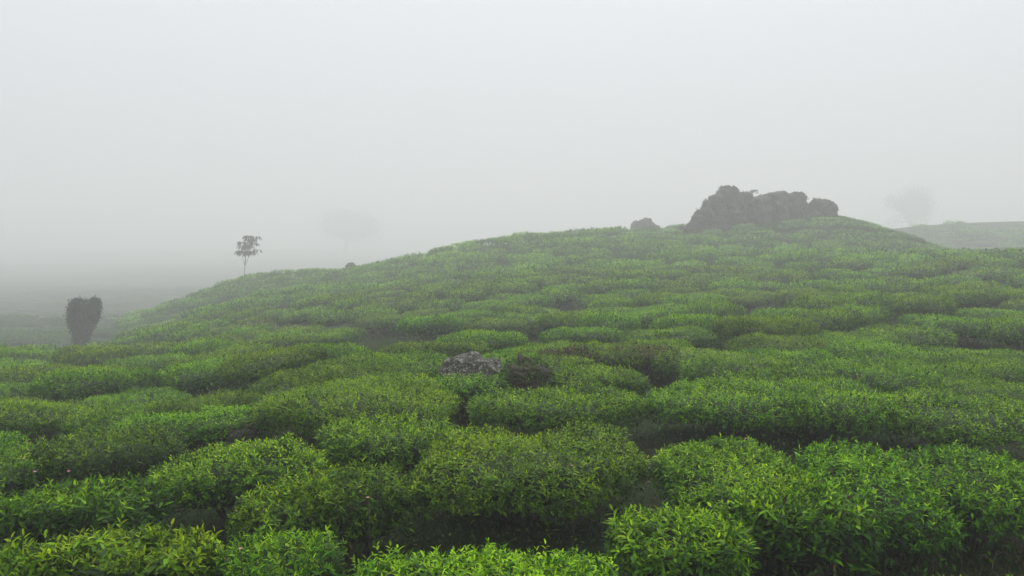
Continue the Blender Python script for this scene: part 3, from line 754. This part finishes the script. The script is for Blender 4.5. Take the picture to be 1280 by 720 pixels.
# slender tree with drooping leaf rosettes
def slender_tree(px_base, px_top, py_top, d, label, name='tree', scale=1.0, seed=2, base_z=None, whorls=None):
    x = (px_base - 640) / F * d; gz = ter(x, d) if base_z is None else base_z; s = d / F; rng = np.random.default_rng(seed)
    root = empty(name, (x, d, gz)); tag(root, label, 'tree')
    zt = at(640, py_top, d)[2] - gz; dx = (px_top - px_base) * s
    g = Geo(); path = [np.array([dx * t ** 1.4, .05 * math.sin(3 * t), -.3 + (zt + .3) * t]) for t in np.linspace(0, 1, 8)]
    tube(g, path, np.linspace(.055, .022, 8) * scale, 6)
    c = Geo()
    for (ox, oy, oz, n, ln) in whorls:
        tip = np.array([dx + ox * s, oy, zt - oz * s])
        st = path[-2] if oz < 12 else path[-3]
        tube(g, [st, st * .4 + tip * .6 + np.array([0, 0, .06]), tip], [.025 * scale, .016 * scale, .010 * scale], 5)
        for k in range(n):
            a = 6.28 * k / n + rng.uniform(-.3, .3); l = ln * s * rng.uniform(.75, 1.2)
            o_ = np.array([math.cos(a), math.sin(a), 0])
            pet = tip + o_ * l * .45 + UP * l * .18; end = tip + o_ * l * .8 - UP * l * .45
            tube(g, [tip, pet], [.008 * scale, .005 * scale], 3)
            m = 4; ax = norm(np.tile(end - pet, (m, 1)) + rng.normal(size=(m, 3)) * .25 * l)
            L = np.full(m, l * .75) * rng.uniform(.7, 1.1, m)
            leaves(c, np.tile(pet, (m, 1)), ax, np.tile(UP + o_ * .5, (m, 1)) + rng.normal(size=(m, 3)) * .2, L, L * .27, rng.uniform(0, 1, m), rng.uniform(0, 1, m), True)
    g.build('trunk', M_TRUNK, root, loc=None)
    q = c.build('crown', M_TREE, root); q['kind'] = 'stuff'
slender_tree(303, 308, 303, K(61.0), 'slender lone tree with drooping leaf clusters on the left ridge', seed=4, scale=1.7,
    whorls=[(0, 0, 5, 9, 11), (-4, .1, 1, 7, 9), (6, -.1, -3, 8, 10), (10, .1, 2, 7, 9), (-7, 0, 12, 8, 10), (0, .2, 13, 8, 10), (6, 0, 12, 7, 8), (3, .1, -7, 7, 8), (13, 0, -6, 5, 8), (14, -.1, 10, 5, 7)])
zt_ = at(640, 244, TOR_Y)[2]
slender_tree(937, 941, 238, TOR_Y + .3, 'tiny bent tree growing on top of the dark rock outcrop', seed=7, scale=1.0, base_z=zt_ - .25,
    whorls=[(0, 0, 0, 8, 4.5), (3, .05, 0, 7, 4), (-3, 0, 2, 6, 3.5), (4, 0, 3, 5, 3)])

# ------------------------------------------------------------------ mossy stump, withered bushes
def twig_mound(name, label, cat, c, rx, ry, h, seed, mat, n_leaf, leaf, age=(0, 1), twigs=60, stem=True, group=None):
    rng = np.random.default_rng(seed); root = empty(name, tuple(c)); tag(root, label, cat, group)
    b = Geo(); bush_branches(b, rng, rx, ry, h, seed, 8, twigs, 5)
    b.build('branches', M_BARK, root)
    k = Geo(); bush_core(k, rng, rx, ry, h, seed, .74); k.build('light_block_core', M_CORE, root)
    g = Geo(); p, nr, s = bush_shell(rng, n_leaf, rx, ry, h, seed, 0, 1)
    a = list(side_leaves(rng, p - nr * rng.uniform(0, .12, n_leaf)[:, None], nr, leaf)); a[5] = rng.uniform(*age, n_leaf)
    leaves(g, *a, fine=False); f = g.build('foliage', mat, root); f['kind'] = 'stuff'
    return root
def stump():
    rng = np.random.default_rng(9); root = empty('mossy_stump', tuple(STUMP)); tag(root, 'knotted brown stump overgrown with moss and creepers beside the lichened rock', 'stump')
    V, Fc = boulder((.20, .20, .70), 15, 5, 2.2, 7, .22, 2.4); V[:, 2] += .42; V[:, 0] += .05 * np.sin(V[:, 2] * 3)
    link('trunk', mesh('trunk', V, Fc, M_BARK), root)
    V, Fc = boulder((.38, .30, .20), 16, 5, 2.2, 7, .22, 2.4); V[:, 2] += .86; V[:, 0] += .02
    link('burl', mesh('burl', V, Fc, M_BARK), root)
    n = 1100; d = rand_dir(rng, n); d[:, 2] = np.abs(d[:, 2]) * 1.2 - .35
    p = d * np.array([.42, .34, .26]) + np.array([.02, 0, .86])
    g = Geo(); L = .05 * rng.uniform(.6, 1.3, n)
    leaves(g, p, norm(d + rand_dir(rng, n) * .9), norm(d + rand_dir(rng, n) * .5), L, L * .45, np.clip(rng.normal(.25, .15, n), .065, .8), rng.uniform(0, 1, n), False)
    q = g.build('creeper', M_TEA, root); q['kind'] = 'stuff'
    t = Geo()
    for k in range(26):
        a = rng.uniform(0, 6.28); e = np.array([math.cos(a) * .38, math.sin(a) * .3, 0.86 + rng.uniform(-.3, .25)])
        tube(t, [np.array([0, 0, .76]), e * .6 + np.array([0, 0, .45]), e], [.008, .006, .002], 3)
    t.build('twigs', M_BARK, root)
stump()
c = hit(712, 452, .5); twig_mound('withered_bush', 'withered reddish brown bush just behind the mossy stump', 'bush', (c[0], c[1], c[2]), 0.70, .6, .74, 61, M_DRY, 1600, .055)
c = hit(800, 440, .6); twig_mound('withered_bush', 'brown withered bush beside the grassy hollow on the middle slope', 'bush', (c[0], c[1] - .3, c[2]), .75, .6, .78, 62, M_DRY, 1600, .055)
c = hit(1150, 395, .6); 
c = hit(318, 520, .4); twig_mound('dry_weed', 'pale dry weed clump on the grassy path', 'weed', (c[0], c[1], c[2]), .28, .28, .6, 63, M_DRY, 240, .05, (.5, 1), 40)
c = hit(303, 545, .3); twig_mound('dry_weed', 'low brown weed where the grassy path meets the yellow-green bush', 'weed', (c[0], c[1], c[2]), .28, .28, .5, 64, M_DRY, 240, .045, (.4, 1), 40)

# yellow stalk and bare twig at the bottom right
def stalk():
    c = hit(1028, 700, .25); rng = np.random.default_rng(3); root = empty('yellow_stalk_plant', (c[0], c[1] - .25, ter(c[0], c[1] - .25)))
    tag(root, 'yellow upright stalk with a few long leaves below the drooping-leaf tea bush', 'plant')
    g = Geo(); tube(g, [(0, 0, -.05), (.01, 0, .25), (-.01, .02, .5), (.02, .04, .72)], [.014, .013, .011, .006], 6); g.build('stalk', M_YEL, root)
    for k in range(6):
        a = k * 2.4; o = link('leaf', LEAFMESH[7], root); ax = Vector((math.cos(a), math.sin(a), .25)).normalized(); sd_ = Vector((0, 0, 1)).cross(ax).normalized(); nn = ax.cross(sd_)
        M = Matrix((ax * .13, sd_ * .035, nn * .13)).transposed().to_4x4(); M.translation = Vector((0, .02, .42 + .05 * k)); o.matrix_local = M
M_YEL = bark_material('yellow_stem', (0.22, 0.17, 0.03), (0.42, 0.33, 0.06))
stalk()
def twig():
    c = hit(1240, 690, .2); root = empty('bare_twig', (c[0], c[1], c[2])); root.scale = (.75, .75, .6); tag(root, 'bare grey forked twig in front of the dark green tea bush', 'twig')
    g = Geo(); tube(g, [(0, 0, -.03), (.02, 0, .18), (.08, .02, .36)], [.008, .007, .004], 5); g.build('stem', M_GREY, root)
    for a in ([(.02, 0, .18), (-.08, .02, .26), (-.16, .03, .27)], [(.05, .01, .28), (.14, 0, .33), (.2, 0, .30)]):
        g = Geo(); tube(g, a, [.005, .004, .002], 5); g.build('fork', M_GREY, root)
M_GREY = bark_material('grey_twig', (0.12, 0.11, 0.10), (0.3, 0.28, 0.25))
twig()

# ------------------------------------------------------------------ pink wildflowers among the bushes
def flower(px, py, label, h=.86, size=.022, pale=0.2, group=None):
    c = hit(px, py, h); rng = np.random.default_rng(int(px)); z = c[2] + h
    x, y = c[0], c[1]; gz = ter(x, y); root = empty('wildflower', (x, y, gz)); tag(root, label, 'flower', group)
    hh = z - gz + .03
    g = Geo(); tube(g, [(0, 0, -.02), (.02, 0, hh * .5), (0, 0, hh)], [.005, .004, .003], 4); g.build('stem', M_BARK, root)
    for k in range(7):
        a = k * .9; o = link('petal', PET[k % 2], root); ax = Vector((math.cos(a), math.sin(a), .6)).normalized(); s_ = Vector((0, 0, 1)).cross(ax).normalized(); nn = ax.cross(s_)
        M = Matrix((ax * size, s_ * size * 1.2, nn * size)).transposed().to_4x4(); M.translation = Vector((0, 0, hh)); o.matrix_local = M
PET = [mesh('petal', T8, F8, M_PETAL, np.tile([v, .8, 0, 1.0], (8, 1))) for v in (.15, .7)]
flower(44, 594, 'pink and orange wildflower on the low dark tea bush by the dull one', size=.02)
flower(86, 594, 'pink wildflower rising from the dull dark tea bush', size=.019)
flower(30, 577, 'small orange-pink wildflower behind the low dark tea bush', size=.017)
flower(460, 627, 'salmon pink blossom beside the dark gap left of the broad flat-topped bush', h=.82, size=.017)
flower(301, 692, 'small salmon blossom between the narrow-leaved bush and the glossy-shoot bush', h=.8, size=.016)
flower(932, 552, 'small pink blossom on the bush across the narrow dark gap', size=.016)
flower(715, 587, 'tiny pink blossom on the broad flat-topped bush', h=.9, size=.014)

# ------------------------------------------------------------------ grass
def grass(name, label, spots, seed, hmin, hmax, wid, age):
    rng = np.random.default_rng(seed); P = []; 
    for (x, y, r, n) in spots:
        a = rng.uniform(0, 6.28, n); q = np.sqrt(rng.uniform(0, 1, n)) * r
        P.append(np.stack([x + np.cos(a) * q, y + np.sin(a) * q], -1))
    P = np.concatenate(P); n = len(P); z = terrain(P[:, 0], P[:, 1]) - .01
    g = Geo(); L = rng.uniform(hmin, hmax, n); ax = norm(UP + rng.normal(size=(n, 3)) * np.array([.45, .45, .1]))
    patch = noise3(np.c_[P * 1.2, np.zeros(n)], 31)
    leaves(g, np.c_[P, z], ax, rand_dir(rng, n), L, np.full(n, wid), np.clip(age + .3 * patch + rng.normal(size=n) * .18, 0, 1), rng.uniform(0, 1, n), False)
    tag(g.build(name, M_GRASS), label, 'grass', kind='stuff')
grass('path_grass', 'grass and weeds on bare patches between the tea bushes', [(x, y, r * 1.2, int(1100 * r * r)) for (x, y, r) in GAPS[:28]], 1, .05, .22, .016, .45)
cg = hit(1215, 712, 0.0)
grass('dry_grass', 'dry brownish grass patch at the foot of the dark green tea bush', [(cg[0], cg[1], .7, 6500)], 2, .04, .13, .006, .22)
grass('hilltop_grass', 'rough dark grass around the rock outcrop on the hilltop', [(x * K(y) / y, K(y), r * K(y) / y, n) for x, y, r, n in ((15, 51, 4.5, 9000), (20, 50.5, 3.5, 12000), (21.5, 50, 2.5, 9000), (23.2, 49, 2.5, 9000), (24.4, 48, 2.5, 9000), (25.4, 46.5, 2.5, 9000), (17, 55, 4, 2000))], 3, .15, .50, .11, .75)
def litter(seed, n):
    rng = np.random.default_rng(seed); y = rng.uniform(3.8, 16, n); x = rng.uniform(-1, 1, n) * (y * .68 + .3); z = terrain(x, y) + .012
    g = Geo(); L = rng.uniform(.03, .075, n)
    leaves(g, np.c_[x, y, z], norm(rng.normal(size=(n, 3)) * np.array([1, 1, .15])), norm(UP + rng.normal(size=(n, 3)) * .35), L, L * .5, rng.uniform(0, 1, n), rng.uniform(0, 1, n), False)
    tag(g.build('leaf_litter', M_DRY), 'fallen brown leaves on the soil between the tea bushes', 'leaf litter', kind='stuff')
litter(8, 14000)
sp = []
for (x, y, r) in PLACED[:60]: sp.append((x, y, 1.8, 420))
grass('understory_grass', 'low weeds growing in the shade under the tea bushes', sp, 4, .04, .14, .014, .7)

# ------------------------------------------------------------------ the fog
hz_m = bpy.data.materials.new('fog_air'); hz_m.use_nodes = True; t = hz_m.node_tree; t.nodes.clear()
o_ = t.nodes.new('ShaderNodeOutputMaterial'); pv = t.nodes.new('ShaderNodeVolumePrincipled')
pv.inputs['Color'].default_value = (0.975, 0.985, 0.97, 1); pv.inputs['Density'].default_value = HAZE_DENSITY
pv.inputs['Anisotropy'].default_value = 0.25
pv.inputs['Density Attribute'].default_value = ''
t.links.new(pv.outputs[0], o_.inputs['Volume'])
zl, zh = float(GZ.min()) - 1.0, 54.0
X0, Y0, Y1 = 1750, -1750, 1750
V = np.array([[sx * X0, yy, zz] for zz in (zl, zh) for sx, yy in ((-1, Y0), (1, Y0), (1, Y1), (-1, Y1))])
Fh = np.array([[3, 2, 1, 0], [4, 5, 6, 7], [0, 1, 5, 4], [1, 2, 6, 5], [2, 3, 7, 6], [3, 0, 4, 7]])
hz = link('haze', mesh('haze', V, Fh, hz_m, None, False)); hz['kind'] = 'stuff'; hz['label'] = 'pale even fog filling the air over the hills'
